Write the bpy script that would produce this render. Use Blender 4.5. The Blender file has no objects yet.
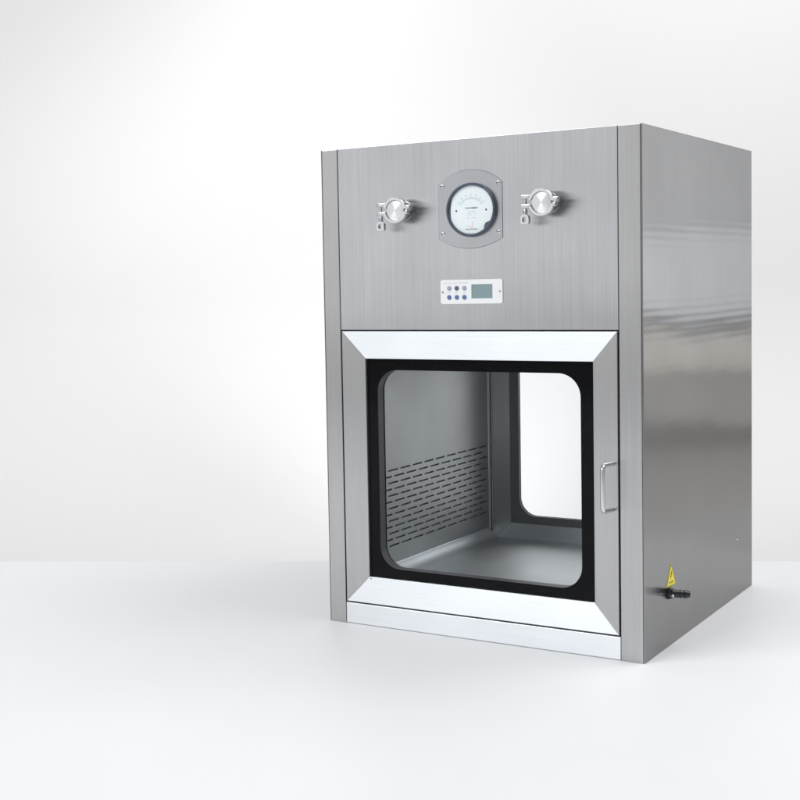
import bpy, bmesh, math, random
from mathutils import Vector, Matrix
random.seed(4)
S = bpy.context.scene
COL = S.collection
PI = math.pi

# ------------------------------------------------------------------ helpers
def link(name, bm, mat, parent=None, smooth=False):
    me = bpy.data.meshes.new(name)
    bmesh.ops.recalc_face_normals(bm, faces=bm.faces)
    bm.to_mesh(me); bm.free()
    if mat: me.materials.append(mat)
    if smooth:
        for p in me.polygons: p.use_smooth = True
        try: me.set_sharp_from_angle(angle=math.radians(35))
        except Exception: pass
    o = bpy.data.objects.new(name, me)
    COL.objects.link(o)
    if parent: o.parent = parent
    return o

def empty(name, parent=None, loc=(0, 0, 0)):
    o = bpy.data.objects.new(name, None)
    o.empty_display_size = .05
    COL.objects.link(o); o.location = loc
    if parent: o.parent = parent
    return o

def bx(bm, x0, x1, y0, y1, z0, z1, bev=0.0, seg=2):
    m = Matrix.Translation(((x0+x1)/2, (y0+y1)/2, (z0+z1)/2)) @ Matrix.Diagonal((x1-x0, y1-y0, z1-z0, 1))
    r = bmesh.ops.create_cube(bm, size=1, matrix=m)
    if bev:
        vs = set(r['verts'])
        es = [e for e in bm.edges if e.verts[0] in vs and e.verts[1] in vs]
        bmesh.ops.bevel(bm, geom=es, offset=bev, segments=seg, affect='EDGES', profile=.5)

def box(name, mat, parent, *a, bev=0.0, seg=2):
    bm = bmesh.new(); bx(bm, *a, bev=bev, seg=seg)
    return link(name, bm, mat, parent)

def lathe(bm, prof, origin, axis, n=48):
    """prof: list of (radius, height along axis); open profile, ends on axis get collapsed"""
    ax = Vector(axis).normalized()
    t = Vector((0, 0, 1)) if abs(ax.z) < .9 else Vector((1, 0, 0))
    u = ax.cross(t).normalized(); v = ax.cross(u)
    O = Vector(origin); rings = []
    for r, h in prof:
        if r < 1e-7: rings.append([bm.verts.new(O+ax*h)])
        else: rings.append([bm.verts.new(O+ax*h+(u*math.cos(2*PI*k/n)+v*math.sin(2*PI*k/n))*r) for k in range(n)])
    for a, b in zip(rings, rings[1:]):
        for k in range(n):
            k2 = (k+1) % n
            if len(a) == 1 and len(b) == 1: continue
            if len(a) == 1: bm.faces.new((a[0], b[k], b[k2]))
            elif len(b) == 1: bm.faces.new((a[k], a[k2], b[0]))
            else: bm.faces.new((a[k], a[k2], b[k2], b[k]))

def tube(bm, pts, r, n=14):
    pts = [Vector(p) for p in pts]
    ref = None; rings = []
    for i, p in enumerate(pts):
        d = (pts[min(i+1, len(pts)-1)]-pts[max(i-1, 0)]).normalized()
        if ref is None:
            ref = d.cross(Vector((0, 0, 1)) if abs(d.z) < .9 else Vector((1, 0, 0))).normalized()
        ref = (ref-d*ref.dot(d)).normalized(); b = d.cross(ref)
        rings.append([bm.verts.new(p+(ref*math.cos(2*PI*k/n)+b*math.sin(2*PI*k/n))*r) for k in range(n)])
    for a, b in zip(rings, rings[1:]):
        for k in range(n): bm.faces.new((a[k], a[(k+1) % n], b[(k+1) % n], b[k]))
    bm.faces.new(rings[0]); bm.faces.new(rings[-1])

def extrude_poly(bm, outline, hole, to3, d0, d1):
    """2D outline (and optional hole with same vertex count) extruded from depth d0 to d1; to3(p, d)"""
    n = len(outline)
    A = [bm.verts.new(to3(p, d0)) for p in outline]; B = [bm.verts.new(to3(p, d1)) for p in outline]
    for k in range(n): bm.faces.new((A[k], A[(k+1) % n], B[(k+1) % n], B[k]))
    if hole is None:
        bm.faces.new(A); bm.faces.new(B[::-1])
    else:
        C = [bm.verts.new(to3(p, d0)) for p in hole]; D = [bm.verts.new(to3(p, d1)) for p in hole]
        for k in range(n):
            j = (k+1) % n
            bm.faces.new((C[k], C[j], D[j], D[k]))
            bm.faces.new((A[k], A[j], C[j], C[k])); bm.faces.new((B[k], B[j], D[j], D[k]))

def rrect(x0, x1, z0, z1, r, n=10):
    pts = []
    for cx, cz, a in ((x1-r, z1-r, 0), (x0+r, z1-r, 90), (x0+r, z0+r, 180), (x1-r, z0+r, 270)):
        for k in range(n+1):
            t = math.radians(a+90*k/n); pts.append((cx+r*math.cos(t), cz+r*math.sin(t)))
    return pts
XZ = lambda p, d: (p[0], d, p[1])

# ------------------------------------------------------------------ materials
def newmat(name):
    m = bpy.data.materials.new(name); m.use_nodes = True
    nt = m.node_tree; b = nt.nodes['Principled BSDF']
    return m, nt, b

def plain(name, col, rough=.5, metal=0., spec=.5, noise=0., nscale=60.):
    m, nt, b = newmat(name)
    b.inputs['Base Color'].default_value = (*col, 1); b.inputs['Roughness'].default_value = rough
    b.inputs['Metallic'].default_value = metal; b.inputs['Specular IOR Level'].default_value = spec
    if noise:
        tc = nt.nodes.new('ShaderNodeTexCoord'); nz = nt.nodes.new('ShaderNodeTexNoise')
        nz.inputs['Scale'].default_value = nscale; nz.inputs['Detail'].default_value = 4
        nt.links.new(tc.outputs['Object'], nz.inputs['Vector'])
        mr = nt.nodes.new('ShaderNodeMapRange')
        mr.inputs['To Min'].default_value = rough-noise; mr.inputs['To Max'].default_value = rough+noise
        nt.links.new(nz.outputs['Fac'], mr.inputs['Value']); nt.links.new(mr.outputs['Result'], b.inputs['Roughness'])
    return m

def brushed(name, base, grain, rough=.28, aniso=.85, streak=.10, wave=0., tint=None, bump=.0006, ripple=0.):
    """brushed stainless; grain 'z','x' or 'y' = direction of the brush lines in object space"""
    m, nt, b = newmat(name); L = nt.links.new; N = nt.nodes.new
    b.inputs['Metallic'].default_value = 1.0
    b.inputs['Anisotropic'].default_value = aniso
    if tint: b.inputs['Specular Tint'].default_value = (*tint, 1)
    g = {'x': (1, 0, 0), 'y': (0, 1, 0), 'z': (0, 0, 1)}[grain]
    # tangent = rough axis = across the brush lines, in the plane of the sheet
    geo = N('ShaderNodeNewGeometry'); cv = N('ShaderNodeCombineXYZ')
    for i in range(3): cv.inputs[i].default_value = g[i]
    cr = N('ShaderNodeVectorMath'); cr.operation = 'CROSS_PRODUCT'
    L(geo.outputs['Normal'], cr.inputs[0]); L(cv.outputs[0], cr.inputs[1])
    ad = N('ShaderNodeVectorMath'); ad.operation = 'ADD'; ad.inputs[1].default_value = (1e-4, 2e-4, 1e-4)
    L(cr.outputs[0], ad.inputs[0]); L(ad.outputs[0], b.inputs['Tangent'])
    tc = N('ShaderNodeTexCoord')
    def stretched(sc_across, sc_along, detail):
        mp = N('ShaderNodeMapping')
        mp.inputs['Scale'].default_value = [sc_along if c else sc_across for c in g]
        nz = N('ShaderNodeTexNoise'); nz.inputs['Scale'].default_value = 1; nz.inputs['Detail'].default_value = detail
        nz.inputs['Roughness'].default_value = .65
        L(tc.outputs['Object'], mp.inputs['Vector']); L(mp.outputs[0], nz.inputs['Vector'])
        return nz.outputs['Fac']
    fine = stretched(420, 3.0, 3); mid = stretched(70, 1.2, 3)
    bl = N('ShaderNodeTexNoise'); bl.inputs['Scale'].default_value = 5; bl.inputs['Detail'].default_value = 3
    L(tc.outputs['Object'], bl.inputs['Vector'])
    mx = N('ShaderNodeMath'); mx.operation = 'MULTIPLY_ADD'; L(mid, mx.inputs[0]); mx.inputs[1].default_value = .35; L(fine, mx.inputs[2])
    r1 = N('ShaderNodeMapRange'); r1.inputs['From Min'].default_value = .35; r1.inputs['From Max'].default_value = 1.0
    r1.inputs['To Min'].default_value = 1-streak; r1.inputs['To Max'].default_value = 1+streak
    L(mx.outputs[0], r1.inputs['Value'])
    sc = N('ShaderNodeVectorMath'); sc.operation = 'SCALE'; sc.inputs[0].default_value = base
    L(r1.outputs['Result'], sc.inputs['Scale']); L(sc.outputs[0], b.inputs['Base Color'])
    r2 = N('ShaderNodeMapRange'); r2.inputs['To Min'].default_value = rough*.78; r2.inputs['To Max'].default_value = rough*1.28
    L(bl.outputs['Fac'], r2.inputs['Value']); L(r2.outputs['Result'], b.inputs['Roughness'])
    bp = N('ShaderNodeBump'); bp.inputs['Strength'].default_value = .25; bp.inputs['Distance'].default_value = bump
    L(fine, bp.inputs['Height'])
    if wave:
        mp = N('ShaderNodeMapping'); mp.inputs['Scale'].default_value = (2.2, 2.2, 3.2)
        wv = N('ShaderNodeTexNoise'); wv.inputs['Scale'].default_value = 1; wv.inputs['Detail'].default_value = 1.5
        L(tc.outputs['Object'], mp.inputs['Vector']); L(mp.outputs[0], wv.inputs['Vector'])
        b2 = N('ShaderNodeBump'); b2.inputs['Strength'].default_value = 1; b2.inputs['Distance'].default_value = wave
        L(wv.outputs['Fac'], b2.inputs['Height']); L(bp.outputs[0], b2.inputs['Normal'])
        last = b2
        if ripple:                              # faint rolled ripples across the sheet
            w2 = N('ShaderNodeTexWave'); w2.bands_direction = 'Z'; w2.inputs['Scale'].default_value = 17
            w2.inputs['Distortion'].default_value = 1.6; w2.inputs['Detail'].default_value = 1; w2.inputs['Detail Scale'].default_value = .12
            L(tc.outputs['Object'], w2.inputs['Vector'])
            b3 = N('ShaderNodeBump'); b3.inputs['Strength'].default_value = 1; b3.inputs['Distance'].default_value = ripple
            sx = N('ShaderNodeSeparateXYZ'); L(tc.outputs['Object'], sx.inputs[0])
            fc = N('ShaderNodeMapRange'); fc.interpolation_type = 'SMOOTHSTEP'
            fc.inputs['From Min'].default_value = .62; fc.inputs['From Max'].default_value = .78
            fc.inputs['To Min'].default_value = .10; fc.inputs['To Max'].default_value = .8
            L(sx.outputs['Z'], fc.inputs['Value']); L(fc.outputs['Result'], b3.inputs['Strength'])
            L(w2.outputs['Fac'], b3.inputs['Height']); L(b2.outputs[0], b3.inputs['Normal']); last = b3
        L(last.outputs[0], b.inputs['Normal'])
    else: L(bp.outputs[0], b.inputs['Normal'])
    return m

def glass_mat(name, tint, ior=1.15):
    m = bpy.data.materials.new(name); m.use_nodes = True
    nt = m.node_tree; nt.nodes.clear(); N = nt.nodes.new; L = nt.links.new
    out = N('ShaderNodeOutputMaterial'); mix = N('ShaderNodeMixShader')
    tr = N('ShaderNodeBsdfTransparent'); gl = N('ShaderNodeBsdfGlossy'); fr = N('ShaderNodeFresnel')
    tr.inputs['Color'].default_value = (*tint, 1); gl.inputs['Roughness'].default_value = .02
    fr.inputs['IOR'].default_value = ior
    L(fr.outputs[0], mix.inputs[0]); L(tr.outputs[0], mix.inputs[1]); L(gl.outputs[0], mix.inputs[2])
    L(mix.outputs[0], out.inputs['Surface'])
    return m

STEEL_V  = brushed('brushed_steel_vertical', (.555, .562, .580), 'z', rough=.29, wave=.005, streak=.12)
STEEL_P  = brushed('brushed_steel_post', (.53, .53, .532), 'z', rough=.30, streak=.08)
STEEL_SIDE_SHADE  = brushed('brushed_steel_side_shaded', (.315, .314, .315), 'z', rough=.20, wave=.004, streak=.06, tint=(.75, .75, .75), ripple=.00009)  # same steel, darker base: the side's shade is painted into the colour
STEEL_H  = brushed('brushed_steel_horizontal', (.83, .86, .89), 'x', rough=.34, streak=.05)
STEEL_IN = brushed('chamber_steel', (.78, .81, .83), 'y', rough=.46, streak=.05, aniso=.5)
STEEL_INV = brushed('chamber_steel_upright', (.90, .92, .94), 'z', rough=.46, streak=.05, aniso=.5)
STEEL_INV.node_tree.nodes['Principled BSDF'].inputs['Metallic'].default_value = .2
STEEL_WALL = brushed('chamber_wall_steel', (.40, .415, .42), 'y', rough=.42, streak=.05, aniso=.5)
JAW      = plain('clamp_steel', (.62, .63, .65), .24, 1., noise=.06)
STEEL_PLAIN = plain('polished_steel', (.72, .73, .75), .2, 1., noise=.05)
STEEL_SATIN = plain('satin_steel', (.6, .61, .63), .32, 1., noise=.05)
PIPE     = plain('shaded_pipe_steel', (.26, .25, .25), .34, 1., noise=.05)  # dark reflections on the pipe painted in as a darker steel
BLACK    = plain('black_glass_border', (.004, .004, .005), .5, spec=.05)
DARK     = plain('dark_gap', (.01, .01, .012), .8)
PLEN     = plain('plenum_grey', (.30, .31, .32), .7)
GASKET_HAZE   = plain('hazed_gasket', (.20, .205, .21), .5)  # black rear border made paler: glass haze painted into its colour
SPACER   = plain('grey_spacer', (.16, .155, .175), .4)
BLK_PLAS = plain('black_plastic', (.012, .014, .022), .28)
GREY_RING= plain('grey_bezel', (.085, .10, .14), .2, .3)
WHITE    = plain('white_plastic', (.86, .87, .88), .35)
DIAL     = plain('dial_white', (.90, .94, .95), .5)
INK      = plain('dark_blue_ink', (.02, .03, .16), .6)
PALEINK  = plain('pale_ink', (.40, .55, .62), .6)
SLATE    = plain('slate_ink', (.16, .17, .24), .6)
RED      = plain('red_paint', (.75, .10, .12), .5)
PINK     = plain('pink_ink', (.85, .35, .42), .6)
LCD      = plain('grey_green_lcd', (.22, .31, .33), .15)
BTN_A    = plain('blue_button', (.10, .16, .36), .3)
BTN_B    = plain('slate_button', (.10, .10, .15), .3)
BTN_C    = plain('pale_button', (.33, .38, .52), .3)
YELLOW   = plain('yellow_vinyl', (.95, .82, .01), .45)
ORANGE   = plain('orange_ink', (.85, .25, .03), .5)
GLASS    = glass_mat('window_glass', (.965, .972, .975))
COVER    = glass_mat('gauge_lens', (.97, .985, .99))

# machined cap: radial brushing around the disc axis (world -Y)
def cap_mat():
    m, nt, b = newmat('turned_cap_steel')
    b.inputs['Base Color'].default_value = (.78, .79, .80, 1); b.inputs['Metallic'].default_value = 1
    b.inputs['Roughness'].default_value = .3; b.inputs['Anisotropic'].default_value = .9
    tg = nt.nodes.new('ShaderNodeTangent'); tg.direction_type = 'RADIAL'; tg.axis = 'Y'
    b.inputs['Anisotropic Rotation'].default_value = .25
    nt.links.new(tg.outputs[0], b.inputs['Tangent'])
    return m
CAP = cap_mat()

# ------------------------------------------------------------------ the pass box
W, D, H = .800, .866, 1.1606
G = .0008                                    # sheet gap
pb = empty('pass_box')
pb['label'] = 'brushed stainless steel pass box cabinet with glass door, round gauge and two clamp ports'
pb['category'] = 'pass box'

# body sheets
box('front_panel', STEEL_V, pb, .0472, .7460, 0, .018, .7236, H, bev=.0012)
box('bottom_rail', STEEL_H, pb, .0472, .7460, 0, .018, 0.001, .0515, bev=.0012)
box('corner_post', STEEL_P, pb, 0.0025, .0462, -.0008, .045, 0, H-.0005, bev=.0014)
box('corner_post', STEEL_P, pb, .7470, .7966, -.0008, .045, 0, H-.0005, bev=.0014)
box('corner_post', STEEL_P, pb, 0.0025, .0462, D-.045, D+.0008, 0, H-.0005, bev=.0014)
box('corner_post', STEEL_P, pb, .7470, .7966, D-.045, D+.0008, 0, H-.0005, bev=.0014)
box('side_panel', STEEL_SIDE_SHADE, pb, .7972, .8000, -.0004, D, .0005, H, bev=.0009)
box('side_panel', STEEL_SIDE_SHADE, pb, 0, .0022, -.0004, D, .0005, H, bev=.0009)
box('top_panel', STEEL_H, pb, .0025, .7968, .046, D-.046, H-.004, H-.001)
box('rear_panel', STEEL_V, pb, .0472, .7460, D-.018, D, .7236, H, bev=.0012)
box('rear_rail', STEEL_H, pb, .0472, .7460, D-.018, D, .001, .0515, bev=.0012)
box('base_panel', STEEL_SATIN, pb, .0025, .7968, .046, D-.046, .001, .004)

# ---- working chamber
CX0, CX1, CY0, CY1, CZ0, CZ1 = .050, .750, .052, .850, .074, .690
R = .030
chamber = empty('chamber', pb)
def quad(bm, a, b, c, d):
    bm.faces.new([bm.verts.new(p) for p in (a, b, c, d)])
def slotted_wall(x, sign, name):
    """perforated air grille wall: real slots, sheet 1.2 mm, dark plenum behind"""
    bm = bmesh.new(); y0, y1 = CY0, CY1-R; z0, z1 = CZ0+R, CZ1
    rows, z_first, dz, th = 13, .152, .0164, .0043
    pitch, ln, ys, ye = .0672, .0535, .168, .806
    T = x+sign*.0014
    def panel(a, b, c, d):
        if b-a > 1e-6 and d-c > 1e-6:
            quad(bm, (x, a, c), (x, b, c), (x, b, d), (x, a, d))
    z = z0
    for r in range(rows):
        zc = z_first+dz*r
        panel(y0, y1, z, zc-th/2)
        y = y0; off = 0 if r % 2 == 0 else -pitch*.5
        k = 0
        while True:
            e = ye+off-k*pitch; s = e-ln
            if s < ys: break
            k += 1
        slots = sorted((ye+off-j*pitch-ln, ye+off-j*pitch) for j in range(k))
        for s, e in slots:
            panel(y, s, zc-th/2, zc+th/2)
            for (a, b, c, d) in (((s, zc-th/2), (e, zc-th/2), 0, 0), ((s, zc+th/2), (e, zc+th/2), 0, 0),
                                 ((s, zc-th/2), (s, zc+th/2), 0, 0), ((e, zc-th/2), (e, zc+th/2), 0, 0)):
                quad(bm, (x, *a), (x, *b), (T, *b), (T, *a))
            y = e
        panel(y, y1, zc-th/2, zc+th/2)
        z = zc+th/2
    panel(y0, y1, z, z1)
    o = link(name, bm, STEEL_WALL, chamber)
    box('plenum', PLEN, chamber, *(sorted((x+sign*.007, x+sign*.009))), .10, .84, .11, .40)
    return o
slotted_wall(CX0, -1, 'slotted_wall'); slotted_wall(CX1, 1, 'slotted_wall')

def cove(a_pt, b_pt, c0, d0, c1, d1, n=8):
    """quarter round strip between the end points of an arc at both ends: centre c, dirs"""
    pass
bm = bmesh.new()                                   # floor with rounded coves up both side walls
prof = []
for k in range(9):
    t = PI+PI/2*k/8; prof.append((CX0+R+R*math.cos(t), CZ0+R+R*math.sin(t)))
for k in range(9):
    t = 1.5*PI+PI/2*k/8; prof.append((CX1-R+R*math.cos(t), CZ0+R+R*math.sin(t)))
for (a, b) in zip(prof, prof[1:]):
    quad(bm, (a[0], CY0, a[1]), (b[0], CY0, b[1]), (b[0], CY1, b[1]), (a[0], CY1, a[1]))
bmesh.ops.remove_doubles(bm, verts=bm.verts, dist=1e-5)
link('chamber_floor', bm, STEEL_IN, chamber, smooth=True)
for xc, a0 in ((CX0+R, PI), (CX1-R, 0)):           # vertical rounded corners at the back
    bm = bmesh.new(); pr = []
    for k in range(9):
        t = a0-(PI/2*k/8 if a0 else -PI/2*k/8); pr.append((xc+R*math.cos(t), CY1-R+R*math.sin(t)))
    for a, b in zip(pr, pr[1:]):
        quad(bm, (a[0], a[1], CZ0+.012), (b[0], b[1], CZ0+.012), (b[0], b[1], CZ1), (a[0], a[1], CZ1))
    bmesh.ops.remove_doubles(bm, verts=bm.verts, dist=1e-5)
    link('corner_cove', bm, STEEL_INV, chamber, smooth=True)
bm = bmesh.new(); tube(bm, [(CX0+.0004, CY0+.01, CZ0+R), (CX0+.0004, CY1-R, CZ0+R)], .0009, 8); link('weld_seam', bm, STEEL_PLAIN, chamber, smooth=True)
bm = bmesh.new(); tube(bm, [(CX0+.0004, CY1-R, CZ0+R), (CX0+.0004, CY1-R, CZ1)], .0009, 8); link('weld_seam', bm, STEEL_PLAIN, chamber, smooth=True)
box('ceiling', STEEL_IN, chamber, CX0, CX1, CY0, CY1, CZ1+.0005, CZ1+.003)
RX0, RX1, RZ0, RZ1 = .101, .699, .104, .664          # rear opening
bm = bmesh.new()
bx(bm, CX0+R, RX0, CY1-.0015, CY1+.0005, CZ0-.0, CZ1); bx(bm, RX1, CX1-R, CY1-.0015, CY1+.0005, CZ0, CZ1)
bx(bm, RX0+.0001, RX1-.0001, CY1-.0015, CY1+.0005, CZ0, RZ0); bx(bm, RX0+.0001, RX1-.0001, CY1-.0015, CY1+.0005, RZ1, CZ1)
link('rear_flange', bm, STEEL_INV, chamber)
bm = bmesh.new()                                     # front flange hidden behind the door border
bx(bm, CX0, .104, CY0-.002, CY0, CZ0, CZ1); bx(bm, .696, CX1, CY0-.002, CY0, CZ0, CZ1)
bx(bm, .1041, .6959, CY0-.002, CY0, CZ0, .110); bx(bm, .1041, .6959, CY0-.002, CY0, .664, CZ1)
link('front_flange', bm, STEEL_INV, chamber)

# ---- doors
def build_door(name, flip, handle):
    d = empty(name, pb)
    Y = (lambda y: y) if not flip else (lambda y: D-y)
    X0, X1, Z0, Z1 = .0505, .7432, .0560, .7196
    g = .1120, .6862, .1202, .6540                 # inner edges of the frame
    yo, yi, yb = -.0022, .0038, .030
    e = .0002
    def member(nm, mat, quad2, ys):
        bm = bmesh.new()
        f = [bm.verts.new((p[0], Y(y), p[1])) for p, y in zip(quad2, ys)]
        b = [bm.verts.new((p[0], Y(yb), p[1])) for p in quad2]
        bm.faces.new(f); bm.faces.new(b[::-1])
        for k in range(4): bm.faces.new((f[k], f[(k+1) % 4], b[(k+1) % 4], b[k]))
        bmesh.ops.recalc_face_normals(bm, faces=bm.faces)
        bmesh.ops.bevel(bm, geom=[ed for ed in bm.edges if sum((v in f) for v in ed.verts) == 2], offset=.0008, segments=2, affect='EDGES')
        return link(nm, bm, mat, d)
    member('top_rail', STEEL_H, ((X0+e, Z1), (X1-e, Z1), (g[1]-e, g[3]), (g[0]+e, g[3])), (yo, yo, yi, yi))
    member('bottom_rail', STEEL_H, ((X0+e, Z0), (X1-e, Z0), (g[1]-e, g[2]), (g[0]+e, g[2])), (yo, yo, yi, yi))
    member('stile', STEEL_P, ((X0, Z0+e), (X0, Z1-e), (g[0], g[3]-e), (g[0], g[2]+e)), (yo, yo, yi, yi))
    member('stile', STEEL_P, ((X1, Z0+e), (X1, Z1-e), (g[1], g[3]-e), (g[1], g[2]+e)), (yo, yo, yi, yi))
    # glazing: outer pane, black border behind it, spacer, inner pane with its own border
    dp = .027 if flip else .044
    clear = rrect(.1385, .6535, .1435, .6265, .052)
    outer = rrect(g[0]+.0004, g[1]-.0004, g[2]+.0004, g[3]-.0004, .0012)
    box('glass_pane', GLASS, d, g[0]+.0003, g[1]-.0003, *sorted((Y(.0075), Y(.0125))), g[2]+.0003, g[3]-.0003)
    bm = bmesh.new(); extrude_poly(bm, outer, clear, XZ, Y(.0130), Y(.0150)); link('black_border', bm, BLACK, d)
    bm = bmesh.new(); extrude_poly(bm, outer, rrect(.1380, .6540, .1430, .6270, .0525), XZ, Y(.0152), Y(dp)); link('spacer', bm, SPACER, d)
    bm = bmesh.new(); extrude_poly(bm, outer, rrect(.1395, .6525, .1425, .6275, .052), XZ, Y(dp+.0002), Y(dp+.002)); link('gasket', bm, GASKET_HAZE if flip else BLACK, d)
    # dark strip painting the shade deep in the gap round the leaf
    bm = bmesh.new()
    o2 = [(X0-.004, Z0-.005), (X1+.004, Z0-.005), (X1+.004, Z1+.004), (X0-.004, Z1+.004)]
    i2 = [(X0+.003, Z0+.003), (X1-.003, Z0+.003), (X1-.003, Z1-.003), (X0+.003, Z1-.003)]
    extrude_poly(bm, o2, i2, XZ, Y(.0305), Y(.036)); link('gap_shade_strip', bm, DARK, d)
    if handle:
        bm = bmesh.new(); hx, zt, zb, p, r, br = .7345, .4335, .3330, -.052, .0049, .014
        pts = [(hx, -.0005, zt), (hx-.006, p+br, zt)]
        for k in range(1, 8):
            t = PI/2*k/7; pts.append((hx-.008, p+br-br*math.sin(t), zt-br+br*math.cos(t)))
        for k in range(0, 8):
            t = PI/2*k/7; pts.append((hx-.008, p+br-br*math.cos(t), zb+br-br*math.sin(t)))
        pts.append((hx, -.0005, zb))
        tube(bm, pts, r); link('handle', bm, STEEL_PLAIN, d, smooth=True)
        bm = bmesh.new()
        lathe(bm, [(0, 0), (.0012, 0), (.0012, .0006), (0, .0006)], (g[0]+.0045, .0022, g[2]-.004), (0, -1, 0), 10)
        link('drain_hole', bm, DARK, d)
    return d
build_door('door', False, True)
build_door('rear_door', True, False)

def screw_head(parent, x, z, y, r=.0048, mat=STEEL_PLAIN):
    bm = bmesh.new()
    lathe(bm, [(r, 0), (r, .0008), (r*.8, .0022), (r*.45, .0030), (0, .0032)], (x, y, z), (0, -1, 0), 18)
    o = link('screw', bm, mat, parent, smooth=True)
    bm = bmesh.new(); a = random.uniform(0, PI)
    for q in (a, a+PI/2):
        c, s = math.cos(q)*r*.5, math.sin(q)*r*.5; px, pz = -s*.22, c*.22
        vs = [(x-c-px, z-s-pz), (x+c-px, z+s-pz), (x+c+px, z+s+pz), (x-c+px, z-s+pz)]
        bm.faces.new([bm.verts.new((vx, y-.00335-.0001*(q > a), vz)) for vx, vz in vs])
    link('cross_slot', bm, DARK, o)
    return o

# ---- gauge on its plate
gx, gz = .3995, .9965
plate2 = []
def arc_pts(cx, cz, w, top, bot):
    pts = []
    # top arc through (cx-w,z1),(cx,top),(cx+w,z1)
    z1 = cz+.0615; sag = top-z1; Rr = (w*w+sag*sag)/(2*sag); c = top-Rr; a = math.asin(w/Rr)
    for k in range(25):
        t = a-2*a*k/24; pts.append((cx+Rr*math.sin(t), c+Rr*math.cos(t)))
    z2 = cz-.0645; sag = z2-bot; Rr = (w*w+sag*sag)/(2*sag); c = bot+Rr; a = math.asin(w/Rr)
    for k in range(25):
        t = -a+2*a*k/24; pts.append((cx+Rr*math.sin(t), c-Rr*math.cos(t)))
    return pts
gauge = empty('pressure_gauge', pb)
STEEL_PL = brushed('gauge_plate_steel', (.54, .55, .575), 'z', rough=.33, streak=.05)
bm = bmesh.new(); extrude_poly(bm, arc_pts(.3985, gz, .0798, 1.0885, .9105), None, XZ, -.0014, -.0002)
bmesh.ops.bevel(bm, geom=[e for e in bm.edges if abs(e.verts[0].co.y+.0014) < 1e-5 and abs(e.verts[1].co.y+.0014) < 1e-5], offset=.0004, segments=1, affect='EDGES')
link('mounting_plate', bm, STEEL_PL, gauge, smooth=False)
bm = bmesh.new(); extrude_poly(bm, arc_pts(.3985, gz, .0805, 1.0892, .9098), None, XZ, -.00018, -.00005)
link('plate_shadow_sheet', bm, DARK, gauge)  # dark sheet painting a thin shadow line round the plate
for sx, sz in ((.3287, 1.0545), (.4693, 1.0553), (.3294, .9452), (.4690, .9455)): screw_head(gauge, sx, sz, -.0014, .0052)
gx2 = .4040; gz2 = .9975
bm = bmesh.new()
lathe(bm, [(.0616, .0016), (.0622, .003), (.0622, .008), (.0612, .0115), (.0596, .0135), (.0575, .0138), (.0560, .0125), (.0552, .0085), (.0552, .0030), (0, .0030)], (gx2, 0, gz2), (0, -1, 0), 72)
link('bezel', bm, GREY_RING, gauge, smooth=True)
bm = bmesh.new(); lathe(bm, [(.0548, .0032), (.0548, .0070), (0, .0070)], (gx2, 0, gz2), (0, -1, 0), 64)
dial = link('dial', bm, DIAL, gauge, smooth=True)
yd = -.0073
bm = bmesh.new()                               # scale ticks on the upper arc
def bar(bm, x, z, a, l, w, y=yd):
    c, s = math.cos(a), math.sin(a); dx, dz = c*l/2, s*l/2; px, pz = -s*w/2, c*w/2
    y -= random.uniform(0, .00025)
    bm.faces.new([bm.verts.new((x+sx*dx+sp*px, y, z+sx*dz+sp*pz)) for sx, sp in ((-1, -1), (1, -1), (1, 1), (-1, 1))])
for k in range(31):
    a = math.radians(35+110*k/30); big = k % 5 == 0
    bar(bm, gx2+.0335*math.cos(a), gz2-.006+.0335*math.sin(a), a, .005 if big else .003, .0006 if big else .0004)
for k in range(40):
    a = math.radians(33+114*k/39); b_ = math.radians(90)
    bar(bm, gx2+.0310*math.cos(a), gz2-.006+.0310*math.sin(a), a+PI/2, .0019, .0004)
for k in range(7):                              # numerals too blurred to read: short strokes
    a = math.radians(35+110*k/6)
    for q in (-.0012, .0012):
        bar(bm, gx2+.0395*math.cos(a)+q, gz2-.006+.0395*math.sin(a), PI/2, .0034, .0008)
for j, (zz, n) in enumerate(((-.0035, 7), (-.0080, 9), (-.0120, 10), (-.0185, 8))):
    for k in range(n):
        if k == 0 and j == 0: link('scale', bm, PALEINK, dial); bm = bmesh.new()
        if random.random() < .8: bar(bm, gx2+(k-(n-1)/2)*.0026, gz2+zz, 0, random.uniform(.0012, .0022), .0009)
link('small_print', bm, PALEINK, dial)
bm = bmesh.new()                                # dark blue line of lettering
for k in range(10):
    x = gx2+(k-4.5)*.0031; hgt = .0036 if k > 5 else .0028
    bar(bm, x-.0008, gz2+.0040, PI/2, hgt, .0007 if k < 6 else .0011); bar(bm, x+.0006, gz2+.0040+random.choice((-.001, 0, .001)), 0, .0016, .0006)
    if k % 2: bar(bm, x+.0010, gz2+.0040, PI/2, hgt, .0006)
link('lettering', bm, INK, dial)
for sx in (-1, 1):
    bm = bmesh.new()
    lathe(bm, [(.0020, -yd), (.0020, -yd+.0008), (0, -yd+.0009)], (gx2+sx*.0372, 0, gz2-.0015), (0, -1, 0), 16)
    link('dial_screw', bm, INK, dial)
bm = bmesh.new(); bar(bm, gx2-.003, gz2-.0385, 0, .016, .0010); bar(bm, gx2+.003, gz2-.033, PI/2, .012, .0009); link('needle', bm, PINK, dial)
bm = bmesh.new()
for k in range(14):
    bar(bm, gx2+(k-6.5)*.0022, gz2-.0445+.0009*random.uniform(-1, 1), random.choice((0, PI/2)), .0019, .0014)
link('maker_line', bm, GREY_RING, dial)
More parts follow.
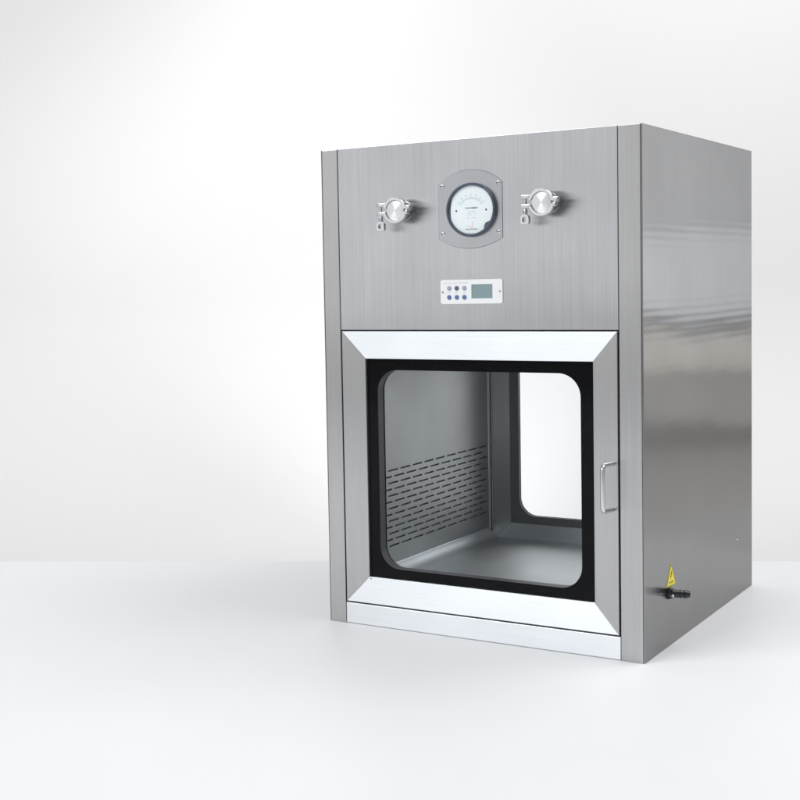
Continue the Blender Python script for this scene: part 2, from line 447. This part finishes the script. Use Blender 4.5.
for a0, a1 in ((152, 200), (285-360+20, 330-360)):
    bm = bmesh.new()
    ring = []
    for k in range(24):
        a = math.radians(a0+(a1-a0)*k/23); ring.append((.0542, a))
    for k in range(23, -1, -1):
        a = math.radians(a0+(a1-a0)*k/23); ring.append((.0542-((.0022 if a0 > 100 else .0068)*math.sin(PI*k/23)+.0002), a))
    extrude_poly(bm, [(gx2+q*math.cos(a), gz2+q*math.sin(a)) for q, a in ring], None, XZ, yd, yd+.0002)
    link('rim_mark', bm, GREY_RING, dial)
bm = bmesh.new(); lathe(bm, [(.0550, .0100), (.040, .0118), (.020, .0128), (0, .0131)], (gx2, 0, gz2), (0, -1, 0), 64)
link('lens', bm, COVER, gauge, smooth=True)

# ---- two clamp ports
def port(x, z):
    p = empty('clamp_port', pb, (x, 0, z))
    bm = bmesh.new(); lathe(bm, [(.0245, .0002), (.0240, .0012), (.0205, .0022), (.0200, .006), (.0200, .036), (.0250, .0375), (.0250, .040), (0, .040)], (0, 0, 0), (0, -1, 0), 40)
    link('stub_pipe', bm, PIPE, p, smooth=True)
    bm = bmesh.new(); lathe(bm, [(.0232, .0405), (.0232, .0452), (.0226, .0458), (.0218, .0460), (0, .0460)], (0, 0, 0), (0, -1, 0), 48)
    link('blank_cap', bm, CAP, p, smooth=True)
    # two clamp jaws: arc of trapezoid section, hinge on the right, ears on the left
    def jaw(name, a0, a1):
        bm = bmesh.new(); n = 22; rings = []
        sec = [(.0236, .0345), (.0290, .0345), (.0303, .0365), (.0303, .0480), (.0294, .0492), (.0240, .0492), (.0234, .0486)]
        for k in range(n+1):
            a = math.radians(a0+(a1-a0)*k/n)
            rings.append([bm.verts.new((r*math.cos(a), -h, r*math.sin(a))) for r, h in sec])
        for A, B in zip(rings, rings[1:]):
            for k in range(len(sec)): bm.faces.new((A[k], A[(k+1) % len(sec)], B[(k+1) % len(sec)], B[k]))
        bm.faces.new(rings[0]); bm.faces.new(rings[-1][::-1])
        up = 1 if a0 < 180 and a1 <= 180 else -1
        ez = .0135 if up > 0 else -.0070
        bx(bm, -.0475, -.024, -.0485, -.0350, ez-.0042, ez+.0042, bev=.0012)      # ear
        hz = .0058 if up > 0 else -.0052
        bx(bm, .0265, .0400 if up > 0 else .0345, -.0490, -.0345, hz-.0046, hz+.0046, bev=.0012)
        return link(name, bm, JAW, p, smooth=True)
    jaw('clamp_jaw', 6, 166); jaw('clamp_jaw', 196, 352)
    bm = bmesh.new(); tube(bm, [(.0345, -.0520, .0006), (.0345, -.0330, .0006)], .0022, 12); link('hinge_pin', bm, STEEL_SATIN, p, smooth=True)
    bm = bmesh.new(); tube(bm, [(-.0395, -.0415, .0190), (-.0395, -.0415, -.0260)], .0036, 14); link('clamp_bolt', bm, STEEL_PLAIN, p, smooth=True)
    # wing nut: collar above an eye plate with a hole
    bm = bmesh.new()
    lathe(bm, [(0, 0), (.0050, 0), (.0050, .012), (.0042, .0135), (0, .0135)], (-.0395, -.0415, -.0265), (0, 0, 1), 20)
    oc = [(-.0052, .0105), (.0052, .0105), (.0098, .0040), (.0098, -.0085), (.0082, -.0105), (-.0082, -.0105), (-.0098, -.0085), (-.0098, .0040)]
    k = 32; hexo = []; hole = []
    def ray_hit(t):
        dx, dz = math.cos(t), math.sin(t); best = 1
        for (ax, az), (bx_, bz) in zip(oc, oc[1:]+oc[:1]):
            ex, ez_ = bx_-ax, bz-az; den = dx*ez_-dz*ex
            if abs(den) < 1e-12: continue
            q = (ax*ez_-az*ex)/den; u = (ax*dz-az*dx)/den
            if q > 0 and -1e-6 <= u <= 1+1e-6: best = min(best, q)
        return dx*best, dz*best
    for i in range(k):
        t = 2*PI*i/k; hx_, hz_ = ray_hit(t)
        hexo.append((-.0395+hx_, -.0350+hz_)); hole.append((-.0400+.0048*math.cos(t), -.0358+.0066*math.sin(t)))
    extrude_poly(bm, hexo, hole, XZ, -.0465, -.0370)
    link('wing_nut', bm, JAW, p, smooth=True)
    return p
def copy_tree(o, parent):
    c = o.copy(); COL.objects.link(c); c.parent = parent
    for ch in list(o.children): copy_tree(ch, c)
    return c
p1 = port(.2275, 1.0030)
p2 = copy_tree(p1, pb); p2.location = (.5905, 0, 1.0032)

# ---- control panel
cp = empty('control_panel', pb)
x0, x1, z0, z1 = .3210, .4768, .7838, .8390
bm = bmesh.new(); extrude_poly(bm, rrect(x0, x1, z0, z1, .005, 5), rrect(.3995, .4520, .7955, .8275, .001, 5), XZ, -.0024, -.0002)
link('face_plate', bm, WHITE, cp)
box('display', LCD, cp, .3990, .4525, -.0008, -.0004, .7950, .8280)
zs = ((.8195, (BTN_C, BTN_B, BTN_C)), (.7985, (BTN_A, BTN_A, BTN_A)))
for zz, ms in zs:
    for k, mm in enumerate(ms):
        bm = bmesh.new(); lathe(bm, [(.0052, 0), (.0052, .0014), (.0044, .0024), (0, .0027)], (.3432+.0193*k, -.0024, zz), (0, -1, 0), 24)
        link('button', bm, mm, cp, smooth=True)
for sx in (.3262, .4705): screw_head(cp, sx, .8112, -.0024, .0024, STEEL_SATIN)
bm = bmesh.new()
for k in range(24):
    if k % 5 != 4: bar(bm, .3290+.0026*k, .8318, random.choice((0, PI/2, 0)), random.uniform(.0012, .0022), .0008, -.0025)
link('lettering', bm, SLATE, cp)
for j in range(3):
    bm = bmesh.new()
    for k in range(3): bar(bm, .3410+.0193*j+.0022*k, .8092, 0, .0014, .0006, -.0025)
    link('button_caption', bm, SLATE, cp)

# ---- side: warning sticker and hose nozzle
SX = .8001
st = empty('warning_sticker', pb)
YZ = lambda p, d: (d, p[0], p[1])
A, B, C = (.1790, .1880), (.1440, .1365), (.2140, .1330)
def tri(s, dz=0):
    c = ((A[0]+B[0]+C[0])/3, (A[1]+B[1]+C[1])/3)
    return [(c[0]+(p[0]-c[0])*s, c[1]+(p[1]-c[1])*s+dz) for p in (A, B, C)]
bm = bmesh.new(); extrude_poly(bm, tri(1.0), None, YZ, SX, SX+.0006); link('vinyl', bm, YELLOW, st)
bm = bmesh.new(); extrude_poly(bm, tri(.94), tri(.86), YZ, SX+.0007, SX+.0009); link('border_line', bm, BLK_PLAS, st)
bm = bmesh.new()
bolt = [(.1800, .1705), (.1735, .1590), (.1780, .1590), (.1755, .1520), (.1835, .1625), (.1793, .1625), (.1822, .1705)]
f = bm.faces.new([bm.verts.new((SX+.0010, y, z)) for y, z in bolt]); bmesh.ops.triangulate(bm, faces=[f])
link('lightning_mark', bm, RED, st)
bm = bmesh.new()
for k in range(7):
    y = .1640+.0050*k; zz = .1455-.0000-.0015*k/6
    for q in range(2):
        c0 = (y+random.uniform(-.001, .001), zz+random.uniform(-.001, .001)); w, h = random.choice(((.0035, .0012), (.0011, .0045)))
        bm.faces.new([bm.verts.new((SX+.0010+.00004*q, c0[0]+a*w/2, c0[1]+b*h/2)) for a, b in ((-1, -1), (1, -1), (1, 1), (-1, 1))])
link('lettering', bm, BLK_PLAS, st)

nz = empty('hose_nozzle', pb)
bm = bmesh.new(); ny, nzz = .1610, .1225
lathe(bm, [(.0145, .0002), (.0145, .004), (.0125, .006), (.0120, .010), (0, .010)], (.800, ny, nzz), (1, 0, 0), 6)
link('hex_nut', bm, BLK_PLAS, nz)
dv = Vector((.93, .34, -.03)).normalized(); o0 = Vector((.808, ny, nzz))
bm = bmesh.new()
prof = [(0, -.004), (.0085, -.004), (.0095, .004), (.0092, .006), (.0085, .016)]
h = .016
for k in range(2): prof += [(.0098, h+.001), (.0098, h+.003), (.0078, h+.009)]; h += .010
prof += [(.0066, h+.003), (.0045, h+.004), (.0042, h-.010), (0, h-.010)]
lathe(bm, prof, o0, dv, 24); link('barb', bm, BLK_PLAS, nz, smooth=True)
bm = bmesh.new(); lathe(bm, [(.0034, 0), (.0034, .004), (.0022, .006), (0, .0062)], (.8105, ny-.010, nzz-.003), (.8, -.6, 0), 12); link('clamp_screw', bm, STEEL_PLAIN, nz, smooth=True)
bm = bmesh.new(); lathe(bm, [(.0030, 0), (.0030, .0012), (.0018, .0022), (0, .0024)], (.8001, .718, .1475), (1, 0, 0), 12); link('rivet', bm, STEEL_PLAIN, pb, smooth=True)

# ------------------------------------------------------------------ the studio setting
F = Vector((-.55, .835, 0)).normalized(); Rt = Vector((F.y, -F.x, 0)); C0 = Vector((.4, .433, 0))
def P(r, f, z): return C0+Rt*r+F*f+Vector((0, 0, z))

m, nt, b = newmat('white_floor_laminate')
b.inputs['Base Color'].default_value = (.80, .805, .82, 1); b.inputs['Roughness'].default_value = .45; b.inputs['Specular IOR Level'].default_value = .25
tc = nt.nodes.new('ShaderNodeTexCoord'); n1 = nt.nodes.new('ShaderNodeTexNoise'); n1.inputs['Scale'].default_value = 2.2; n1.inputs['Detail'].default_value = 6
mr = nt.nodes.new('ShaderNodeMapRange'); mr.inputs['To Min'].default_value = .965; mr.inputs['To Max'].default_value = 1.03
sc = nt.nodes.new('ShaderNodeVectorMath'); sc.operation = 'SCALE'; sc.inputs[0].default_value = (.80, .803, .81)
nt.links.new(tc.outputs['Object'], n1.inputs['Vector']); nt.links.new(n1.outputs['Fac'], mr.inputs['Value'])
nt.links.new(mr.outputs[0], sc.inputs['Scale']); nt.links.new(sc.outputs[0], b.inputs['Base Color'])
FLOORM = m
BACKM = plain('white_backdrop_paper', (.738, .733, .733), .8, spec=.2)
SUBM = plain('studio_floor_grey', (.68, .66, .63), .7)

# platform (white floor) with its straight back edge on the line the photograph shows
eL0 = Vector((-1.2294, .1633)); eL1 = Vector((-.335, .627)); eR0 = Vector((.7209, 1.1694)); eR1 = Vector((.8410, 1.2314))
dirL = (eL1-eL0).normalized(); dirR = (eR1-eR0).normalized()
out = [eL0-dirL*1.6, eL1, Vector((-.22, .93)), Vector((.05, 1.13)), Vector((.50, 1.20)), eR0-dirR*.03, eR1+dirR*.65,
       eR1+dirR*.65+Vector((.9, -1.5)), Vector((2.2, -7)), Vector((-6, -7)), eL0-dirL*1.6+Vector((-1.5, -1.2))]
bm = bmesh.new(); extrude_poly(bm, [tuple(p) for p in out], None, lambda p, d: (p[0], p[1], d), -.07, 0)
bmesh.ops.bevel(bm, geom=[e for e in bm.edges if abs(e.verts[0].co.z) < 1e-6 and abs(e.verts[1].co.z) < 1e-6], offset=.004, segments=3, affect='EDGES')
o = link('floor', bm, FLOORM); o['kind'] = 'structure'
# swept paper backdrop
bm = bmesh.new(); prof = [(-.3, -.071), (1.2, -.071)]
rad = .9
for k in range(1, 17):
    t = PI/2*k/16; prof.append((1.2+rad*math.sin(t), -.071+rad-rad*math.cos(t)))
prof.append((1.2+rad, 3.6))
L_, R_ = -3.4, 1.8
ra = [[bm.verts.new(P(r, f, z)) for f, z in prof] for r in (L_, R_)]
for k in range(len(prof)-1): bm.faces.new((ra[0][k], ra[1][k], ra[1][k+1], ra[0][k+1]))
o = link('backdrop', bm, BACKM, smooth=True); o['kind'] = 'structure'
bm = bmesh.new(); bmesh.ops.create_grid(bm, x_segments=1, y_segments=1, size=14, matrix=Matrix.Translation((0, 0, -.09)))
o = link('ground', bm, SUBM); o['kind'] = 'structure'

# ------------------------------------------------------------------ light
wd = bpy.data.worlds.new('World'); S.world = wd; wd.use_nodes = True
wd.node_tree.nodes['Background'].inputs['Color'].default_value = (.97, .985, 1.0, 1)
wd.node_tree.nodes['Background'].inputs['Strength'].default_value = .40

def area(name, loc, target, sx, sy, power, col=(1, 1, 1), spread=180):
    l = bpy.data.lights.new(name, 'AREA'); l.shape = 'RECTANGLE'; l.size = sx; l.size_y = sy; l.energy = power; l.color = col
    l.spread = math.radians(spread)
    o = bpy.data.objects.new(name, l); COL.objects.link(o); o.location = loc
    o.rotation_euler = (Vector(target)-Vector(loc)).to_track_quat('-Z', 'Y').to_euler()
    return o
area('key_softbox', (-1.5, -3.9, 4.4), (.4, .2, .4), 3.6, 2.1, 185, (.98, .99, 1))
area('overhead_fill', (2.0, .9, 3.5), (1.5, .8, 0), 2.2, 2.2, 74)  # added unseen fill that brightens the floor right of the cabinet
area('front_panel_fill', (-2.6, -5.6, 1.45), (.3, 0, .85), 4.6, 2.3, 25)  # added unseen light for the front steel to mirror
def side_fill(z0, z1, L, col):  # added unseen light strips that make the bands mirrored in the side panel
    sx, sy = 3.2, z1-z0
    area('side_reflection_fill', (3.1, 3.9, (z0+z1)/2), (.8, .4, (z0+z1)/2), sx, sy, L*math.pi*sx*sy, col)
side_fill(1.115, 2.40, 1.02, (.98, .99, 1)); side_fill(.60, 1.10, 1.45, (.92, .95, 1)); side_fill(.30, .52, 1.25, (1, .95, .88)); side_fill(.02, .27, .62, (1, .97, .93))
area('backdrop_fill', P(.9, .9, 3.3), P(.6, 2.1, 1.0), 3.4, .8, 12)  # added unseen fill that lifts the backdrop
sp = bpy.data.lights.new('hidden_backdrop_fill', 'SPOT'); sp.energy = 40; sp.spot_size = math.radians(75); sp.spot_blend = .9; sp.shadow_soft_size = .06  # added lamp hidden behind the cabinet, whitens the view through the rear window
o = bpy.data.objects.new('hidden_backdrop_fill', sp); COL.objects.link(o); o.location = (.28, .99, .05)
o.rotation_euler = (P(-.15, 2.1, .55)-o.location).to_track_quat('-Z', 'Y').to_euler()

o = area('wall_streak_fill', P(-1.15, .3, 2.6), P(-1.0, 2.1, 1.35), 2.2, .12, 2.1, spread=50)  # added unseen narrow light that lays a diagonal streak on the backdrop
o.rotation_euler = (o.rotation_euler.to_matrix() @ Matrix.Rotation(math.radians(38), 3, 'Z')).to_euler()

# ------------------------------------------------------------------ camera
cd = bpy.data.cameras.new('camera'); cam = bpy.data.objects.new('camera', cd); COL.objects.link(cam)
cam.location = (1.764377379493752, -2.8246402737960716, 0.840164830500088)
cam.rotation_mode = 'XYZ'; cam.rotation_euler = (1.5071141076780852, 0.02256219055819887, 0.5846611201429028)
cd.sensor_width = 36; cd.lens = math.exp(7.211728761117846)/800*36
cd.shift_x = 112.13307602585519/800; cd.shift_y = -30.487665284916254/800
cd.clip_start = .05; cd.clip_end = 200
S.camera = cam
S.view_settings.view_transform = 'Standard'; S.view_settings.look = 'None'
S.view_settings.exposure = 0; S.view_settings.gamma = 1
S.cycles.sample_clamp_indirect = 5
S.cycles.max_bounces = 10; S.cycles.transparent_max_bounces = 16
